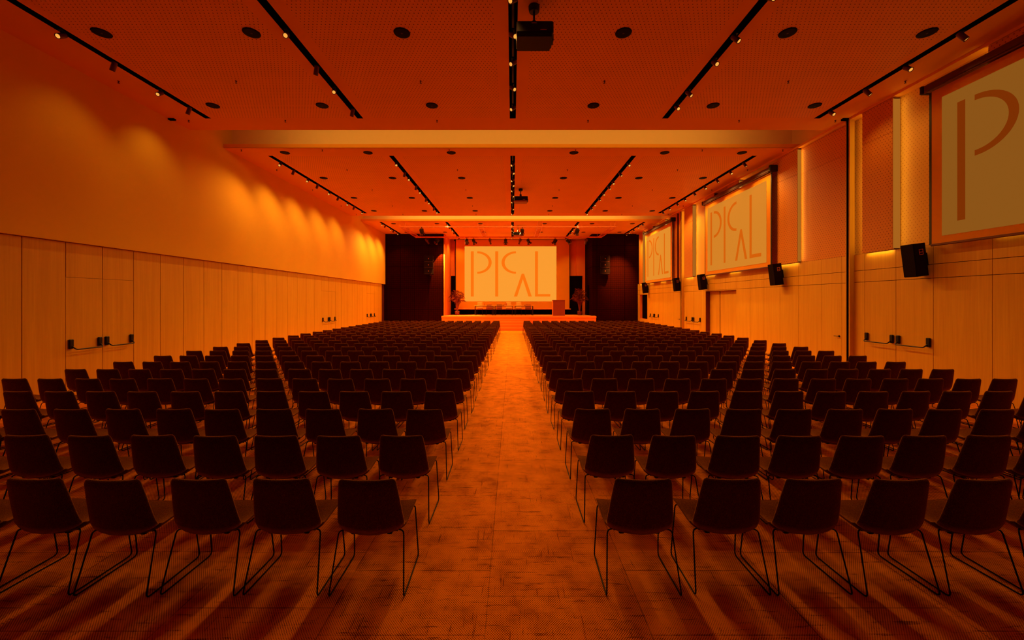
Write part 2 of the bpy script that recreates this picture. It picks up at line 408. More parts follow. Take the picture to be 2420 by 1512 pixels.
# guides of the folding partitions
for k, (y, zt) in enumerate(((10.85, 6.86), (21.56, 6.80))):
    g = MB(); g.box((RU1-.03, y-.028, 0), (RW+.02, y+.028, zt)).box((RU1-.02, y-.07, 0), (RW+.02, y-.029, zt), 1).box((RU1-.02, y+.029, 0), (RW+.02, y+.07, zt), 1)
    if k == 0: g.box((8.86, y-.04, CH-.05), (9.05, y+.04, CH-.002))
    o = g.obj('partition_guide', ['void', 'wood'])
    tag(o, ('black full-height partition guide on the screen wall beside the near double door', 'thin black partition guide on the screen wall beside the far lever door')[k], 'partition guide', 'partition guides on the walls')
o = MB().box((WU, 10.82, CH-.035), (WU+.16, 10.90, CH-.001)).obj('partition_guide', 'void')
tag(o, 'short black partition guide stub at the top of the plaster wall', 'partition guide', 'partition guides on the walls')

# end wall, niche, stage ------------------------------------------------------
wf = MB(); wf.box((WL-.2, DE, 0), (NL, DE+.12, CH+.5)).box((NR, DE, 0), (9.45, DE+.12, CH+.5))
wfo = wf.obj('wall_front', 'tiles'); tag(wfo, 'black tiled end wall on both sides of the stage', 'wall', kind='structure')
nb = MB(); nb.box((NL-.12, DE+.12, 0), (NL, DN, CH+.6), 0).box((NR, DE+.12, 0), (NR+.12, DN, CH+.6), 1)
nb.box((NL, DE-.004, 0), (NL-.06, DE+.12, CH), 0)
nb.obj('niche_side', ['niche', 'tiles'], wfo)
bk = MB(); bk.box((NL-.12, DN, 0), (NR+.12, DN+.15, 8.2), 1)
bk.box((NL, DN-.05, 4.04), (NL+.45, DN, CH+.6), 0).box((4.55, DN-.05, 4.04), (5.08, DN, CH+.6), 0).box((5.08, DN-.30, 4.04), (NR, DN, CH+.6), 0)
bk.box((5.60, DN-.30, 0), (NR, DN, 4.04), 0)
bk.box((NL, 31.95, CH+.62), (NR, DN, CH+.68), 1).box((NL, 31.9, CH), (NR, 31.95, CH+.65), 1)
bk.obj('stage_back', ['niche', 'deep'], wfo)
MB().box((NR-.012, 30.4, .95), (NR-.002, 31.1, 3.25)).obj('side_opening', 'deep', wfo)

SZ = .95; SF = 28.6
st = thing('stage', 'orange raised stage with front steps below the big screen', 'stage', (0, SF, 0))
sx0, sx1 = X(1043, SF), X(1409.5, SF)
MB().box((sx0, 0, SZ-.12), (sx1, DE-SF-.01, SZ)).box((NL+.001, DE-SF-.01, SZ-.12), (NR-.013, DN-.31-SF, SZ)).obj('deck', 'stage', st)
MB().box((sx0+.02, .02, 0), (sx1-.02, .05, SZ-.121)).box((sx0+.02, .05, 0), (sx0+.05, DE-SF-.02, SZ-.121)).box((sx1-.05, .05, 0), (sx1-.02, DE-SF-.02, SZ-.121)).obj('fascia', 'stage', st)
for k in range(4):
    MB().box((-1.25, -1.2+.3*k, .19*k), (1.25, .019, .19*(k+1))).obj('step', 'stage', st)

# ---------------------------------------------------------------- screens
def lettering(rect, fn, off):
    """PICAL, laid out in the picture's own unit square (u right, v up); fn(u, v, w) -> 3D"""
    b_ = MB(); W, H = 771., 466.
    def P(x, y): return ((x-774)/W, (828-y)/H)
    def poly(pts): b_.prism([P(*p) for p in pts], fn, off, off+.003)
    def bar(x0, y0, x1, y1): poly([(x0,y0),(x1,y0),(x1,y1),(x0,y1)])
    bar(826, 404, 851, 787); bar(1031, 404, 1056, 787); bar(1365, 404, 1390, 787); bar(1390, 766, 1493, 787)
    poly([(1253,594),(1273,594),(1338,787),(1310,787),(1263,640)]); poly([(1253,594),(1263,640),(1215,787),(1188,787)])
    def arc(cx, cy, sgn):
        n = 26; ro, ri = (121, 95), (95, 78)
        for k in range(n):
            a0, a1 = -math.pi/2 + math.pi*k/n, -math.pi/2 + math.pi*(k+1)/n
            g = lambda r, a: (cx + sgn*r[0]*math.cos(a), cy + r[1]*math.sin(a))
            poly([g(ro, a0), g(ro, a1), g(ri, a1), g(ri, a0)])
    arc(880, 499, 1); arc(1205, 499, -1)
    return b_
def flat(name, col): M[name] = glow(name, col, 1., (.03, .008, .001))
flat('stage picture', (.93, .325, .030)); flat('stage letters', (.96, .165, .004))
# main screen
sd = 32.0
ms = thing('projection_screen', 'huge projection screen above the stage with orange lettering', 'screen', (0, sd, 1.36), group='projection screens showing the same lettering')
MB().box((-4.48, .0, .05), (4.51, .012, 6.9-1.36)).obj('fabric', 'screen_fabric', ms)
ix0, ix1, iz0, iz1 = -3.79, 3.49, 2.0-1.36, 6.36-1.36
im = MB().box((ix0, -.006, iz0), (ix1, -.001, iz1)).obj('projected_picture', 'stage picture', ms)
lettering(None, lambda u, v, w: (ix0+(ix1-ix0)*u, -.006-w, iz0+(iz1-iz0)*v), .002).obj('lettering', 'stage letters', im)
MB().cyl((-4.60, .0, .03), (4.63, .0, .03), .035, n=10).obj('weight_bar', 'truss', ms)
MB().box((-4.62, -.02, 5.42), (-4.49, .02, 5.6)).box((4.52, -.02, 5.42), (4.62, .02, 5.6)).box((-4.535, .0, .0), (-4.49, .03, 5.42)).box((4.52, .0, .0), (4.56, .03, 5.42)).obj('side_edge', 'black', ms)
# wall screens: (near edge, far edge, picture colour, which, letter colour)
scr = [(3.80, 8.57, (.25, .088, .009), 'closest to the back rows', (.19, .028, .0008)),
       (13.92, 18.62, (.63, .215, .019), 'above the alcove doors', (.63, .11, .003)),
       (22.5, 27.05, (.75, .26, .023), 'closest to the stage', (.74, .13, .003))]
SXX = 8.90
for k, (a, c, c0, where, l0) in enumerate(scr):
    s_ = thing('projection_screen', 'wall projection screen with orange lettering on the panelled wall, ' + where, 'screen', (SXX, (a+c)/2, 3.17), group='projection screens showing the same lettering')
    h = (c-a)/2
    MB().box((0, -h, 0.03), (.010, h, 3.27)).obj('fabric', 'screen_fabric', s_)
    flat('wall picture %d' % k, c0); flat('wall letters %d' % k, l0)
    y0, y1, z0, z1 = h-.21, -h+.22, .19, 3.06
    im = MB().box((-.006, y1, z0), (-.001, y0, z1)).obj('projected_picture', 'wall picture %d' % k, s_)
    lettering(None, lambda u, v, w: (-.006-w, y0+(y1-y0)*u, z0+(z1-z0)*v), .002).obj('lettering', 'wall letters %d' % k, im)
    MB().rbox((-.02, -h-.02, -.005), (.03, h+.02, .045), .02).obj('bottom_bar', 'spot_body', s_)
    MB().box((-.002, h, .03), (.012, h+.05, 3.27)).box((-.002, -h-.05, .03), (.012, -h, 3.27)).obj('side_edge', 'black', s_)
    ca = MB(); ca.rbox((-.09, -h-.10, 3.29), (.12, h+.10, 3.45), .05)
    ca.tube([(-.10, -h-.05, 3.27), (-.10, h+.05, 3.27)], .018, 8)
    ca.obj('cassette', 'spot_body', s_)
    MB().rbox((-.14, -h-.20, 3.26), (.13, -h-.10, 3.48), .03).obj('cassette_cap', 'black', s_)
    MB().rbox((-.10, h+.10, 3.28), (.13, h+.17, 3.46), .03).obj('cassette_cap', 'black', s_)

# ---------------------------------------------------------------- ceiling fittings
BN = ['rear ceiling bay', 'middle ceiling bay', 'stage ceiling bay']
TN = ['track beside the plaster wall', 'second track from the plaster wall', 'centre track', 'second track from the screen wall', 'track beside the screen wall']
for bi, (y0, y1, t1, t0) in enumerate(BAYS):
    for ti, t in enumerate(TR):
        yy1 = 31.3 if (bi == 2 and ti in (1, 2, 3)) else t1
        a = t0 if bi else -1.0
        o = thing('lighting_track', 'black recessed lighting %s, %s' % (TN[ti], BN[bi]), 'lighting track', (t, 0, CH), group='recessed lighting tracks in the ceiling')
        c = MB(); c.box((-TW, a, .16), (TW, yy1, .165)).box((-TW-.004, a, .0005), (-TW, yy1, .165)).box((TW, a, .0005), (TW+.004, yy1, .165))
        c.box((-TW, a-.004, .0005), (TW, a, .165)).box((-TW, yy1, .0005), (TW, yy1+.004, .165)).obj('channel', 'void', o)
        MB().box((-.02, a+.02, .125), (.02, yy1-.02, .158)).obj('power_rail', 'black', o)
LIGHTS = []
def spot_head(name='spotlight'):
    """cylinder head pointing along -Z of its own axis, hung from a stem"""
    o = thing(name, 'x', 'spotlight', (0,0,0), group='spotlights on the ceiling tracks')
    MB().cyl((0,0,.0), (0,0,.115), .012, n=8).box((-.03,-.05,.09), (.03,.05,.12)).obj('stem', 'black', o)
    h = MB(); h.lathe([(.030,.115),(.050,.105),(.054,.08),(.054,-.105),(.050,-.11),(.047,-.095)], n=16).obj('housing', 'spot_body', o)
    l = MB().lathe([(.041,-.098),(.041,-.094)], n=16).obj('lens', 'lens', o)
    return o
def add_light(kind, loc, dirv, energy, size=.05, angle=100., blend=.7, col=(1., .5, .10), sy=None):
    ld = bpy.data.lights.new('lamp', kind); ld.energy = energy; ld.color = col
    if kind == 'SPOT': ld.spot_size = R(angle); ld.spot_blend = blend; ld.shadow_soft_size = size
    elif kind == 'AREA':
        ld.shape = 'RECTANGLE'; ld.size = size; ld.size_y = sy or size; ld.spread = R(angle)
    else: ld.shadow_soft_size = size
    lo = bpy.data.objects.new('lamp', ld); COL.objects.link(lo); lo.location = loc
    lo.rotation_euler = Vector(dirv).to_track_quat('-Z', 'Y').to_euler()
    lo.visible_glossy = True
    return lo
SP = {0: {0: [7.31, 8.27, 9.35, 10.19], 1: [7.29, 8.41, 9.25, 10.3], 2: [6.44, 7.3, 8.15, 9.12, 10.07], 3: [6.39, 7.4, 8.15, 9.36, 10.03], 4: [7.33, 8.34, 9.29, 10.32]},
      1: {0: [14.2, 15.05, 16.1, 16.9, 18.0, 18.9, 20.0, 20.8, 21.96], 1: [14.19, 15.3, 15.9, 17.1, 17.8, 19.1, 19.7, 21.0, 21.8],
          2: [14.2, 15.1, 16.05, 16.7, 17.5, 18.4, 19.5, 21.0, 22.2], 3: [14.2, 15.3, 16.4, 17.1, 18.1, 19.0, 20.1, 20.9, 22.2], 4: [14.2, 15.1, 16.1, 17.1, 18.1, 19.1, 20.0, 21.0, 21.9]},
      2: {0: [25.3, 25.9, 27.1, 27.7, 28.8], 1: [25.3, 26.3, 27.4, 28.3, 29.8, 30.9], 2: [25.4, 26.5, 27.4, 28.6, 30.6], 3: [25.4, 26.6, 27.5, 28.5, 29.9, 30.9], 4: [25.3, 26.2, 27.2, 28.2, 29.0]}}
def head_dir(ti, k):
    e = k % 2 == 0
    return [((.12,-.80,-.60) if e else (-.45,.12,-.9)), ((.25,-.75,-.62) if e else (-.30,.30,-.9)), ((-.55,-.60,-.65) if e else (.50,-.62,-.65)),
            ((.10,-.72,-.68) if e else (.42,-.45,-.75)), ((.45,-.35,-.85) if e else (.05,-.70,-.68))][ti]
# watts of every head by bay and track
EN = {0: [34, 60, 90, 60, 40], 1: [190, 225, 215, 225, 190], 2: [400, 440, 420, 440, 400]}
proto_spot = spot_head(); spots = [proto_spot]; register(proto_spot)
WALLW = {0: 1.0, 1: 1.0, 2: 1.0}
first = True
for bi in SP:
    for ti in SP[bi]:
        for k, y in enumerate(SP[bi][ti]):
            lab = 'black cylinder spotlight, %s, %s, %s along from the back' % (BN[bi], TN[ti], ORD[k])
            lab = 'cylinder spotlight, %s of %s, %s' % (ORD[k], TN[ti], BN[bi])
            o = proto_spot if first else copy_tree(proto_spot)
            first = False
            o['label'] = lab
            dv = Vector(head_dir(ti, k)).normalized()
            p = Vector((TR[ti], y, 6.81)); o.location = p
            ch = [c for c in bpy.data.objects if c.parent == o] if o is proto_spot else None
            o.scale = (.86, .86, .86); spots.append((o, dv, p, bi, ti, k))
# turn the housings and lenses to their aim, hang the lamps
byp = {}
for c in bpy.data.objects:
    if c.parent: byp.setdefault(c.parent.name, []).append(c)
for (o, dv, p, bi, ti, k) in spots[1:]:
    q = dv.to_track_quat('-Z', 'Y').to_euler()
    for c in byp[o.name]:
        if c.name.split('.')[0] in ('housing', 'lens'): c.rotation_euler = q
    e = EN[bi][ti]*(.35 if p.y > 29.5 else 1.)
    if bi == 0 and ti in (0, 4): e *= (.08, .20, .95, .9)[k] if ti == 0 else (.06, .25, .7, 1.)[k]
    if ti in (0, 4) and k % 2 == (1 if ti == 0 else 0):       # wall washers
        wd = Vector((-.50 if ti == 0 else .45, dv.y*.3, -.85))
        add_light('SPOT', p + dv*.12, wd, e*((1.0, .15, .08)[bi] if ti == 0 else .35), .06, 92, 1., col=(1., .58, .12))
    else:
        add_light('SPOT', p + dv*.12, (dv.x*.5, dv.y*.55 if dv.y < 0 else dv.y*.3, -1), e, .05, 128, .8)

# slot lamps
for i, (a, e) in enumerate(((11.57, 52), (23.19, 120))):
    add_light('AREA', (-.05, a-.30, 7.35), (0, 1, .02), e, 14.6, 150, sy=.35, col=(1., .82, .22))
# strips behind the edges of the proud boards
for y, s_ in LEDS:
    add_light('AREA', (RU1+.05, y + s_*.02, (LEDGE+ZT)/2), (.30, s_, 0), 3.5 if y < 12 else 5.5, .04, 180, sy=ZT-LEDGE-.1, col=(1., .60, .14))
for a, c in proud:
    add_light('AREA', (RU1+.045, (a+c)/2, LEDGE-.01), (.25, 0, -1), 1.1, c-a-.1, 170, sy=.03, col=(1., .60, .14))

# ceiling loudspeakers
cs = thing('ceiling_speaker', 'x', 'ceiling speaker', group='round loudspeakers in the ceiling')
MB().lathe([(.142,-.004),(.145,0.0),(.150,-.001)], n=28).lathe([(.112,-.012),(.145,-.012),(.150,-.001),(.112,-.001)], n=28).obj('rim', 'speaker_ring', cs)
MB().lathe([(.113,-.009),(.113,-.004)], n=24).lathe([(.018,-.016),(.02,-.009)], n=10).obj('grille', 'speaker_grille', cs)
register(cs); first = True
for bi, ys in enumerate(((4.64, 7.38, 10.12), (13.33, 16.06, 19.15, 21.89), (25.5, 28.6))):
    ys = [y for y in ys if y > 5.5]
    for ri, y in enumerate(ys):
        for ci, x in enumerate((-7.51, -4.77, -2.02, 2.03, 5.03, 7.58)):
            lab = 'round ceiling speaker, %s, %s row, %s from the plaster wall' % (BN[bi], ORD[ri], ORD[ci])
            if first: o = cs; o['label'] = lab; o.location = (x, y, CH); first = False
            else: o = copy_tree(cs, (x, y, CH), label=lab)
# sprinklers
sk = MB(); sk.lathe([(.022,0),(.022,-.008),(.010,-.012),(.009,-.04),(.024,-.045),(.024,-.05)], n=10)
sko = sk.obj('ceiling_sprinkler', 'spot_body'); tag(sko, 'x', 'sprinkler', 'sprinkler heads in the ceiling'); first = True
for bi, ys in enumerate(((9.0, 10.95), (13.08, 15.04, 17.74, 20.7, 22.7), ())):
    for ri, y in enumerate(ys):
        for ci, x in enumerate((-8.78, -6.16, -2.045, 2.05, 6.15, 8.76)):
            o = sko if first else sko.copy()
            if not first: COL.objects.link(o)
            first = False; o.location = (x, y, CH)
            o['label'] = 'tiny ceiling sprinkler, %s, %s row, %s from the plaster wall' % (BN[bi], ORD[ri], ORD[ci])
# projectors
def projector(y, zt, label, under):
    o = thing('projector', label, 'projector', (.36, y+.22, CH), group='projectors hanging from the ceiling')
    zb = zt - CH
    MB().lathe([(.075,-.10),(.085,-.09),(.092,-.05),(.092,-.001)], n=18).cyl((0,0,-.08), (0,0,zb+.06), .018, n=10).lathe([(.03, zb+.14), (.045, zb+.12), (.048, zb+.04), (.04, zb)], n=12).obj('ceiling_mount', 'black', o)
    h = .235
    b_ = MB(); b_.rbox((-.295,-.22,zb-h*.8), (.305,.24,zb), .03)
    pr = [(-.22,zb-h*.8),(.24,zb-h*.8),(.20,zb-h),(-.18,zb-h)]
    b_.prism(pr, lambda p, q, w: (w, p, q), -.285, .275, 1)
    b_.obj('case', ['projector_grey', under], o)
    MB().lathe([(.06,0),(.06,.06),(.045,.062)], (0,0,0), 14).xform(Matrix.Translation((-.12,.235,zb-.11)) @ Matrix.Rotation(R(-90),4,'X')).obj('lens', 'black', o)
    s_ = MB(); s_.box((.305,.0,zb-.18), (.325,.13,zb-.07)).box((.10,-.2215,zb-.135), (.215,-.220,zb-.123)); s_.obj('side_hatch', 'black', o)
    MB().box((.09,-.2235,zb-.155), (.19,-.2205,zb-.147)).box((-.05,-.2235,zb-.045), (.03,-.2205,zb-.038)).obj('name_strip', 'label_orange', o)
    return o
projector(6.5, Z(48, 6.5), 'black projector hanging from the ceiling closest to the back rows', 'projector_grey')
projector(17.4, Z(463, 17.4), 'black projector hanging under the middle ceiling bay', 'projector_uplit')
projector(26.1, Z(548, 26.1), 'black projector hanging inside the rectangle of the stage truss', 'projector_uplit')

# truss ---------------------------------------------------------------------
TZ = 6.594; tx0, tx1 = -6.97, 6.42; ty0, ty1 = 24.9, 28.9
tr = thing('lighting_truss', 'rectangular lighting truss hanging from the ceiling before the stage', 'truss', (0, 27, TZ))
def ladder(p, q, w, name, rung=.35, axis='x'):
    b_ = MB(); p, q = Vector(p), Vector(q); n = (q-p).normalized()
    side = Vector((0,1,0)) if axis == 'x' else Vector((1,0,0))
    for s in (-.5, .5): b_.tube([p+side*w*s, q+side*w*s], .024, 8)
    L = (q-p).length; k = int(L/rung)
    for i in range(1, k): c = p + n*(L*i/k); b_.tube([c-side*w*.5, c+side*w*.5], .014, 6)
    return b_.obj(name, 'truss', tr)
ladder((tx0, ty0-27, 0), (tx1, ty0-27, 0), .28, 'front_rail')
ladder((tx0, ty1-27, 0), (tx1, ty1-27, 0), .28, 'rear_rail')
ladder((tx0+.17, ty0-27+.15, 0), (tx0+.17, ty1-27-.15, 0), .32, 'side_rail', axis='y')
ladder((tx1-.17, ty0-27+.15, 0), (tx1-.17, ty1-27-.15, 0), .32, 'side_rail', axis='y')
ladder((-1.98, ty0-27+.15, 0), (-1.98, ty1-27-.15, 0), .30, 'cross_rail', axis='y')
ladder((1.70, ty0-27+.15, 0), (1.70, ty1-27-.15, 0), .30, 'cross_rail', axis='y')
for x in (tx0+.1, tx0+.35, -2.13, -1.83, 1.55, 1.85, tx1-.35, tx1-.1):
    for y in (ty0-27, ty1-27):
        MB().cyl((x, y, .02), (x, y, CH-TZ), .008, n=6).cyl((x, y, CH-TZ-.012), (x, y, CH-TZ), .03, n=8).obj('hanger_rod', 'truss', tr)
def stage_light(kind, x, y, aim, label):
    o = thing('stage_spotlight', label, 'stage light', (x, y, TZ-.025), group='stage lights hanging from the truss')
    MB().box((-.03,-.03,-.06), (.03,.03,.0)).cyl((0,0,-.06), (0,0,-.11), .012, n=8).obj('clamp', 'black', o)
    MB().tube(fillet([(-.15,0,-.32), (-.15,0,-.11), (.15,0,-.11), (.15,0,-.32)], .05), .011, 6).obj('yoke', 'spot_body', o)
    rot = Vector(aim).normalized().to_track_quat('-Z', 'Y').to_matrix().to_4x4()
    T = Matrix.Translation((0, 0, -.30)) @ rot
    if kind == 'can':
        MB().lathe([(.07,.20),(.12,.16),(.135,.05),(.135,-.17),(.125,-.17)], n=18).xform(T).obj('housing', 'black', o)
    elif kind == 'box':
        MB().rbox((-.13,-.13,-.16), (.13,.13,.18), .04).lathe([(.115,-.22),(.115,-.15)], n=16).xform(T).obj('housing', 'black', o)
    else:
        MB().lathe([(.06,.24),(.10,.20),(.11,-.02),(.075,-.08),(.085,-.30),(.09,-.31)], n=16).xform(T).obj('housing', 'spot_body', o)
    MB().lathe([(.085,-.175 if kind == 'can' else (-.222 if kind == 'box' else -.312)), (.085,-.165 if kind == 'can' else (-.215 if kind == 'box' else -.305))], n=16).xform(T).obj('lens', 'label_orange', o)
    if kind != 'prof':
        for a in (0, 90, 180, 270):
            q = T @ Matrix.Rotation(R(a), 4, 'Z'); zz = -.17 if kind == 'can' else -.165
            MB().add([(-.11,.13,zz),(.11,.13,zz),(.13,.20,zz-.13),(-.13,.20,zz-.13)], [(0,1,2,3)]).xform(q).obj('barn_door', 'spot_body', o)
    o.scale = (.78, .78, .78)
    return o
row = [(1009,'prof',(.4,.3,-.6)),(1034,'can',(-.6,.4,-.5)),(1103,'box',(0,.6,-.5)),(1119.5,'can',(.3,.6,-.6)),(1158,'prof',(.2,.5,-.8)),(1195,'box',(0,.6,-.5)),(1228.8,'prof',(-.3,.3,-.8)),(1248.5,'can',(.4,.5,-.7)),(1312,'box',(-.4,.5,-.7)),(1342,'can',(.7,.4,-.4)),(1385.5,'prof',(-.3,.2,-.9))]
for k, (px, kind, aim) in enumerate(row):
    stage_light(kind, X(px, ty1+.14), ty1+.14, aim, 'black stage light on the rear truss rail, %s from the plaster wall' % ORD[k])
for k, (px, kind, aim) in enumerate([(996.6,'box',(.1,.5,-.7)),(1234,'can',(0,.5,-.6)),(1364,'box',(-.2,.5,-.7))]):
    stage_light(kind, X(px, ty0), ty0, aim, 'black stage light on the front truss rail, %s from the plaster wall' % ORD[k])

# ---------------------------------------------------------------- loudspeakers
def wall_speaker(y, label):
    o = thing('wall_speaker', label, 'loudspeaker', (RW-.045, y, 2.93), group='loudspeakers on the screen wall')
    o.rotation_euler = (0, R(-7), 0)
    pl = [(-.05,-.11),(-.05,.11),(-.33,.14),(-.33,-.14)]
    MB().prism(pl, lambda p, q, w: (p, q, w), -.36, .36).obj('cabinet', 'speaker_box', o)
    MB().box((-.352,-.138,-.352), (-.331,.138,.352)).obj('grille', 'speaker_ring', o)
    hb = MB(); n = Vector((-.28,-.03,0)).normalized(); c = Vector((-.17,-.1235,.17)); u = n; 
    def pt(a, z, e): v_ = c + u*a + Vector((0,0,z)) + Vector((.27,-.96,0))*e*-1; return v_
    for (a0, a1, z0, z1) in ((-.05,.05,.05,.062),(-.05,.05,-.062,-.05),(-.05,-.04,-.05,.05),(.04,.05,-.05,.05),(-.04,.04,-.012,0.0)):
        P0 = [c+u*a0+Vector((0,-.004,z0)), c+u*a1+Vector((0,-.004,z0)), c+u*a1+Vector((0,-.004,z1)), c+u*a0+Vector((0,-.004,z1))]
        hb.add(P0 + [p+Vector((0,.01,0)) for p in P0], [(0,1,2,3),(7,6,5,4),(0,4,5,1),(1,5,6,2),(2,6,7,3),(3,7,4,0)])
    hb.obj('handle_cup', 'label_orange', o)
    MB().box((-.06,-.04,-.10), (.0,.04,.10)).box((-.008,-.08,-.14), (.004,.08,.14)).obj('wall_bracket', 'black', o)
    return o
for y, w in ((8.90, 'below the screen closest to the back rows'), (13.60, 'before the near end of the alcove-side screen'), (18.88, 'right above the alcove'), (21.83, 'below the near end of the farthest screen'), (27.03, 'above the dark hatch')):
    wall_speaker(y, 'tilted black loudspeaker on the screen wall, ' + w)
def array(x, rz, label):
    o = thing('line_array', label, 'loudspeaker', (x, DE-.42, 4.60), rz, group='stacked loudspeakers beside the stage')
    for k, (tilt, dz, dy) in enumerate(((4, .46, .02), (0, 0., 0.), (-7, -.46, .03))):
        b_ = MB(); pr = [(-.20,-.222),(.25,-.18),(.25,.18),(-.20,.222)]
        b_.prism(pr, lambda p, q, w: (w, p, q), -.31, .31)
        b_.lathe([(.045,-.206),(.045,-.199)], n=12).xform(Matrix.Identity(4))
        T = Matrix.Translation((0, dy, dz)) @ Matrix.Rotation(R(tilt), 4, 'X')
        cab = MB().prism(pr, lambda p, q, w: (w, p, q), -.30, .30).xform(T).obj('cabinet', 'speaker_box', o)
        MB().cyl((0,-.203,0), (0,-.199,0), .04, n=14).box((-.29,-.204,-.218),(.29,-.198,-.210)).xform(T).obj('badge', 'pot', cab)
        for sx in (-1, 1): MB().box((sx*.302,-.19,-.19), (sx*.325,.20,.19)).xform(T).obj('side_plate', 'speaker_ring', cab)
    MB().box((-.06,.22,-.3), (.06,.415,.3)).obj('wall_bracket', 'black', o)
array(X(1013, DE-.42), R(8), 'black stack of three loudspeakers on tiles beside the plaster wall')
array(X(1430, DE-.42), R(-8), 'black stack of three loudspeakers on tiles beside the screen wall')

# ---------------------------------------------------------------- stage furniture
TY = 29.9
for k, (a, c) in enumerate(((-2.80, -1.43), (-1.32, .03), (.18, 1.54))):
    o = thing('conference_table', 'pale stage table with dark frame, %s' % ('closest to the plaster-wall palm', 'in the middle of three', 'closest to the lectern')[k], 'table', ((a+c)/2, TY+.30, SZ), group='tables on the stage')
    h = (c-a)/2
    MB().rbox((-h-.02,-.33,.715), (h+.02,.36,.745), .008).obj('table_top', 'table_top', o)
    MB().box((-h+.005,-.31,.675), (h-.005,-.28,.714)).box((-h+.005,.31,.675), (h-.005,.34,.714)).box((-h+.005,-.28,.675), (-h+.035,.31,.714)).box((h-.035,-.28,.675), (h-.005,.31,.714)).obj('frame', 'black', o)
    for sx in (-1, 1):
        for sy in (-.295, .325):
            MB().box((sx*(h-.02)-.018, sy-.018, .03), (sx*(h-.02)+.018, sy+.018, .676)).cyl((sx*(h-.02)-.012, sy, .03), (sx*(h-.02)+.012, sy, .03), .03, n=12).obj('leg', 'black', o)
sc = [(1133.5,1),(1155.7,0),(1179.5,0),(1202,1),(1226,1),(1248.5,0)]
for k, (px, tall) in enumerate(sc):
    yy = TY + .95; ht = 1.0 if tall else .80
    o = thing('stage_chair', '%s stage chair behind the tables, %s from the plaster wall' % ('high-backed' if tall else 'low-backed', ORD[k]), 'chair', (X(px, yy), yy, SZ), group='chairs on the stage')
    MB().rbox((-.23,-.24,.42), (.23,.20,.46), .02).obj('seat', 'lectern', o)
    bb = MB(); n = 7
    vs = []
    for i in range(n):
        t = i/(n-1); z = .47 + (ht-.47)*t; w = .235 - .045*t; y = .19 + .10*t
        for e in (.0, .03): vs += [(-w, y+e, z), (-w*.4, y+e+.03, z), (w*.4, y+e+.03, z), (w, y+e, z)]
    fs = []
    for i in range(n-1):
        for j in range(3): a = i*8+j; fs += [(a, a+8, a+9, a+1), (a+4, a+5, a+13, a+12)]
        fs += [(i*8, i*8+4, i*8+12, i*8+8), (i*8+3, i*8+11, i*8+15, i*8+7)]
    fs += [(0,1,5,4),(1,2,6,5),(2,3,7,6)]; q = (n-1)*8; fs += [(q,q+4,q+5,q+1),(q+1,q+5,q+6,q+2),(q+2,q+6,q+7,q+3)]
    bb.add(vs, fs, 0, True).obj('backrest', 'table_top' if tall else 'lectern', o)
    for sx in (-1, 1):
        MB().tube(fillet([(sx*.19,.16,.43),(sx*.23,.22,.01),(sx*.23,-.24,.01),(sx*.2,-.2,.43)], .04), .010, 6).obj('sled_leg', 'leg', o)
tt = SZ + .745
def on_table(name, b_, mats, px, dy, label, cat, grp):
    o = b_.obj(name, mats, loc=(X(px, TY+.1), TY+dy, tt)); return tag(o, label, cat, grp)
def note(w, d, h): return MB().rbox((-w/2,-d/2,0), (w/2,d/2,h), .006)
g = 'papers and things on the stage tables'
on_table('notebook', note(.34,.26,.03), 'notebook', 1155.7, .25, 'dark notebook on the stage table closest to the plaster-wall palm', 'notebook', g)
on_table('notebook', note(.40,.28,.045), 'notebook', 1180, .25, 'thick dark folder on the middle stage table, plaster-wall end', 'notebook', g)
on_table('notebook', note(.14,.20,.035), 'notebook', 1189.5, .15, 'small dark notebook on the middle stage table', 'notebook', g)
on_table('notebook', note(.12,.2,.03), 'notebook', 1240.5, .15, 'small dark notebook on the stage table closest to the lectern', 'notebook', g)
on_table('notebook', note(.38,.27,.04), 'lectern', 1249.5, .3, 'orange-brown folder on the stage table closest to the lectern', 'notebook', g)
for k, px in enumerate((1145, 1193.5, 1197)):
    b_ = MB().lathe([(.03,0),(.032,.01),(.032,.12),(.014,.17),(.014,.20),(.001,.202)], n=12)
    on_table('bottle', b_, 'bottle', px, .2, 'small bottle on the %s' % ('stage table closest to the plaster-wall palm', 'middle stage table, plaster-wall side', 'middle stage table, lectern side')[k], 'bottle', g)
o = thing('lectern', 'tall orange-brown lectern at the stage edge', 'lectern', (X(1320, 29.4), 29.4, SZ), R(4))
MB().rbox((-.43,-.22,.0), (.43,-.18,1.12), .01).obj('front_panel', 'lectern', o)
MB().box((-.43,-.179,.0), (-.39,.25,1.10)).obj('side_panel', 'stage', o)
MB().box((.39,-.179,.0), (.43,.25,1.10)).obj('side_panel', 'lectern', o)
MB().add([(-.45,-.24,1.125),(.45,-.24,1.125),(.45,.28,1.10),(-.45,.28,1.10),(-.45,-.24,1.155),(.45,-.24,1.155),(.45,.28,1.13),(-.45,.28,1.13)],
         [(0,3,2,1),(4,5,6,7),(0,1,5,4),(1,2,6,5),(2,3,7,6),(3,0,4,7)]).obj('top_board', 'lectern', o)
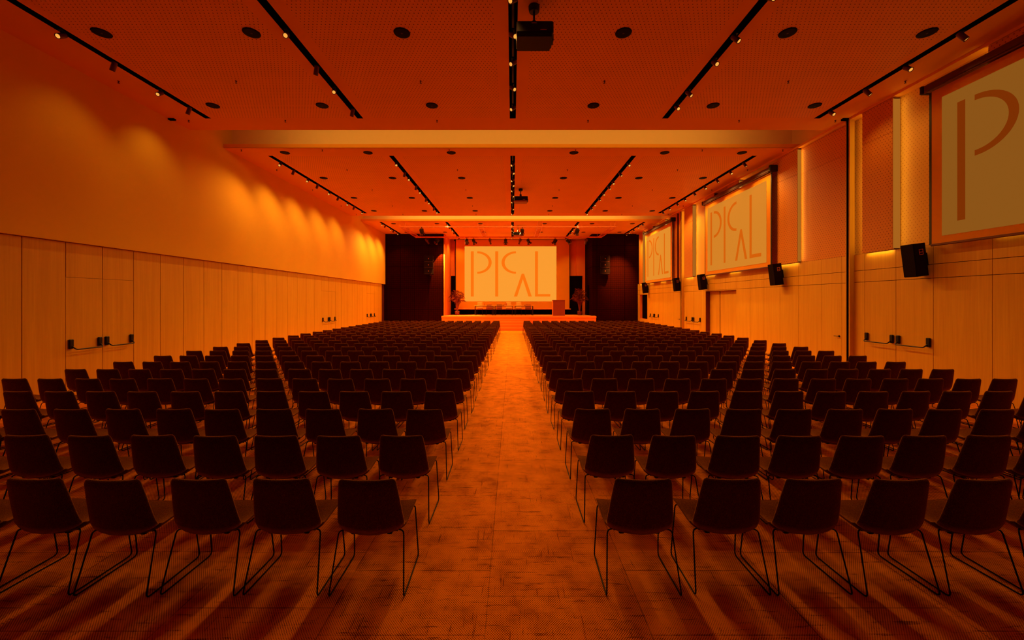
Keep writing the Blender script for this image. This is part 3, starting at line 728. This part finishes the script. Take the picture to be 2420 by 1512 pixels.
def palm(x, y, h, seed, label):
    rd = random.Random(seed); o = thing('potted_palm', label, 'plant', (x, y, SZ), group='palms at the sides of the stage')
    MB().lathe([(.13,0),(.165,.03),(.18,.20),(.172,.33),(.155,.33),(.15,.28)], n=20).obj('pot', 'pot', o)
    st_ = MB(); lf = MB()
    for k in range(40):
        az = rd.uniform(0, 2*math.pi); sp = rd.uniform(.08, 1.) ; L = h*rd.uniform(.62, .98)
        base = Vector((math.cos(az)*.05, math.sin(az)*.05, .28)); dirh = Vector((math.cos(az), math.sin(az), 0))
        pts = []
        reach = .62*sp + .05; top = L*(1 - .42*sp)
        for i in range(11):
            t = i/10; z = .28 + (top)*math.sin(t*math.pi*(.5+.13*sp))/1.0 ; pts.append(base + dirh*reach*(t**1.7) + Vector((0,0,z-.28)))
        st_.tube(pts, [.012*(1-.8*i/10)+.002 for i in range(11)], 5)
        for i in range(4, 11):
            p = pts[i]; tg = (pts[min(i+1,10)]-pts[i-1]).normalized(); sd_ = tg.cross(Vector((0,0,1)))
            sd_ = sd_.normalized() if sd_.length > .01 else Vector((1,0,0))
            ll = .30*(1-abs(i-7)/8)*rd.uniform(.8,1.15)
            for s in (-1, 1):
                tip = p + (sd_*s*.72 + tg*.75 + Vector((0,0,-.22))).normalized()*ll
                mid = (p+tip)/2 + Vector((0,0,.02)); wv = tg*.03
                lf.add([p, mid+wv, tip, mid-wv], [(0,1,2,3)])
    for b_ in (st_, lf): b_.v = [(min(max(q[0], NL+.05-x), NR-.05-x), q[1], q[2]) for q in b_.v]
    st_.obj('stems', 'stem', o); lf.obj('fronds', 'leaf', o)
    return o
palm(X(1080.5, 30.8), 30.8, 1.85, 3, 'potted palm on the stage on the plaster-wall side')
palm(X(1370, 30.7), 30.7, 2.0, 5, 'potted palm on the stage on the lectern side')

# ---------------------------------------------------------------- audience chairs
PROF = [(.447,.402,.200),(.452,.425,.222),(.440,.445,.235),(.40,.453,.239),(.32,.452,.240),(.24,.444,.239),(.17,.437,.238),(.125,.436,.236),
        (.096,.449,.2335),(.078,.480,.2305),(.063,.535,.2245),(.046,.605,.2165),(.029,.680,.2075),(.014,.745,.199),(.007,.775,.194),(.003,.791,.186),(.001,.799,.170)]
DISH = [.006,.008,.010,.012,.018,.028,.042,.054,.052,.042,.031,.026,.023,.020,.018,.017,.016]
TS = [-1,-.965,-.85,-.6,-.3,0,.3,.6,.85,.965,1]
BEND = 8
def shell(i0, i1, ts=TS):
    n = len(PROF); rows_t, rows_b = [], []
    for i in range(i0, i1+1):
        y, z, w = PROF[i]
        ya, za, _ = PROF[max(i-1,0)]; yb, zb, _ = PROF[min(i+1,n-1)]
        ty, tz = yb-ya, zb-za; l = math.hypot(ty, tz); ny, nz = -tz/l, ty/l     # points out of the back / underside
        if True: ny, nz = (tz/l*-1, ty/l)
        th = .030 if 1 < i < n-2 else (.022 if i in (1, n-2) else .012)
        ra, rb = [], []
        for t in ts:
            dd = DISH[i]*(1-t*t); e = (1-abs(t)**14)*.75+.25
            # the dish sinks the middle along the outward normal
            ra.append((t*w, y+ny*dd, z+nz*dd)); rb.append((t*w, y+ny*(dd+th*e), z+nz*(dd+th*e)))
        rows_t.append(ra); rows_b.append(rb)
    m_ = len(ts); k = len(rows_t); vs = sum(rows_t, []) + sum(rows_b, []); o = m_*k; fs = []
    for i in range(k-1):
        for j in range(m_-1):
            a = i*m_+j; fs.append((a, a+1, a+m_+1, a+m_)); a += o; fs.append((a, a+m_, a+m_+1, a+1))
        a = i*m_; fs.append((a, a+m_, a+m_+o, a+o)); a = i*m_+m_-1; fs.append((a, a+o, a+m_+o, a+m_))
    for j in range(m_-1):
        a = j; fs.append((a, a+o, a+1+o, a+1)); a = (k-1)*m_+j; fs.append((a, a+1, a+1+o, a+o))
    return MB().add(vs, fs, 0, True)
def leg_mb(s, n=6, seg=4):
    return MB().tube(fillet([(s*.175,.115,.392),(s*.226,.085,.398),(s*.2525,-.022,.0058),(s*.250,.435,.0058),(s*.236,.385,.425),(s*.18,.365,.425)], .035, seg), .0050, n)
proto = thing('conference_chair', 'x', 'chair', group='audience chairs in rows')
shell(0, BEND).obj('seat', 'fabric', proto); shell(BEND, len(PROF)-1).obj('backrest', 'fabric', proto)
for s in (-1, 1): leg_mb(s).obj('sled_leg', 'leg', proto)
for s in (-1, 1): MB().rbox((s*.125-.018,.085,.370), (s*.125+.018,.12,.388), .008).obj('linking_bracket', 'leg', proto)
MB().tube([(-.18,.365,.425-.012), (.18,.365,.425-.012)], .006, 6).tube([(-.176,.115,.384), (.176,.115,.384)], .006, 6).obj('cross_bar', 'leg', proto)
register(proto)
D1, DS = 2.745, .889
first = True; far = MB()
fs_shell = shell(0, len(PROF)-1, [-1,-.9,-.45,0,.45,.9,1]); fl1, fl2 = leg_mb(-1, 4, 2), leg_mb(1, 4, 2)
r1L = [-.985, -1.571, -2.133, -2.71, -3.257]; r1R = [.89, 1.495, 2.05, 2.64, 3.205]
def rowname(n): return 'back row' if n == 0 else '%s row from the back' % ORD[n]
def seatname(k): return 'aisle seat' if k == 0 else '%s seat from the aisle' % ORD[k]
NROW, NIND = 26, 13
for n in range(NROW):
    d = D1 + DS*n
    for side in (-1, 1):
        for k in range(13):
            x = (-.985 - .566*k) if side < 0 else (.89 + .5655*k)
            if n == 0: r_ = r1L if side < 0 else r1R; x = r_[k] if k < 5 else r_[4] + side*.572*(k-4)
            jx, jy, jr = random.uniform(-.014,.014), random.uniform(-.012,.012), R(random.uniform(-1.6,1.6))
            if n == 0: jx = 0
            x += jx; y = d + jy
            if abs(x) - .26 > (d + .45)*1211/F: continue      # outside the photograph
            if n >= NIND:
                T = Matrix.Translation((x, y, 0)) @ Matrix.Rotation(jr, 4, 'Z')
                for b_, mi in ((fs_shell, 0), (fl1, 1), (fl2, 1)):
                    far.add([T @ Vector(p) for p in b_.v], b_.f, mi, True)
                continue
            lab = 'dark fabric chair, %s block, %s, %s' % ('plaster-wall' if side < 0 else 'screen-wall', rowname(n), seatname(k))
            if first: o = proto; o.location = (x, y, 0); o.rotation_euler = (0,0,jr); o['label'] = lab; first = False
            else: copy_tree(proto, (x, y, 0), jr, lab)
o = far.obj('conference_chair', ['fabric', 'leg']); tag(o, 'dense far rows of dark chairs filling the hall up to the stage', 'chair', kind='stuff')

# ---------------------------------------------------------------- stage lamps (the fixtures on the truss)
for x, aimx in ((-3.6, -2.5), (-1.2, -.6), (1.2, .8), (3.8, 2.6)):
    add_light('SPOT', (x, ty1+.1, TZ-.55), (aimx-x, 2.6, -3.6), 150, .06, 85, .9)
add_light('SPOT', (-5.12, 28.88, 6.10), (.04, .10, -1), 4200, .02, 60, .12)       # cut of light on the tiles by the niche
add_light('SPOT', (7.4, 26.8, 6.5), (.25, 2.55, -2.7), 5200, .05, 46, 1.)      # pool on the tiles beside the screen wall

# ---------------------------------------------------------------- camera, world, view
cam = bpy.data.cameras.new('camera'); co = bpy.data.objects.new('camera', cam); COL.objects.link(co)
co.location = (0, 0, CZ); co.rotation_euler = (R(90), 0, 0)
cam.sensor_fit = 'HORIZONTAL'; cam.sensor_width = 36.; cam.lens = F/2420*36.
cam.shift_x = -(VX-1210)/2420; cam.shift_y = -(756-VY)/2420
cam.clip_start = .05; cam.clip_end = 200
S = bpy.context.scene; S.camera = co
w = bpy.data.worlds.new('world'); S.world = w; w.use_nodes = True
w.node_tree.nodes['Background'].inputs[0].default_value = (1., .35, .05, 1); w.node_tree.nodes['Background'].inputs[1].default_value = .004
S.view_settings.view_transform = 'Standard'; S.view_settings.look = 'None'
S.view_settings.exposure = 0.; S.view_settings.gamma = 1.; S.view_settings.use_curve_mapping = False
S.cycles.use_denoising = True
S.cycles.max_bounces = 10; S.cycles.diffuse_bounces = 6; S.cycles.glossy_bounces = 3
S.cycles.sample_clamp_indirect = 6.
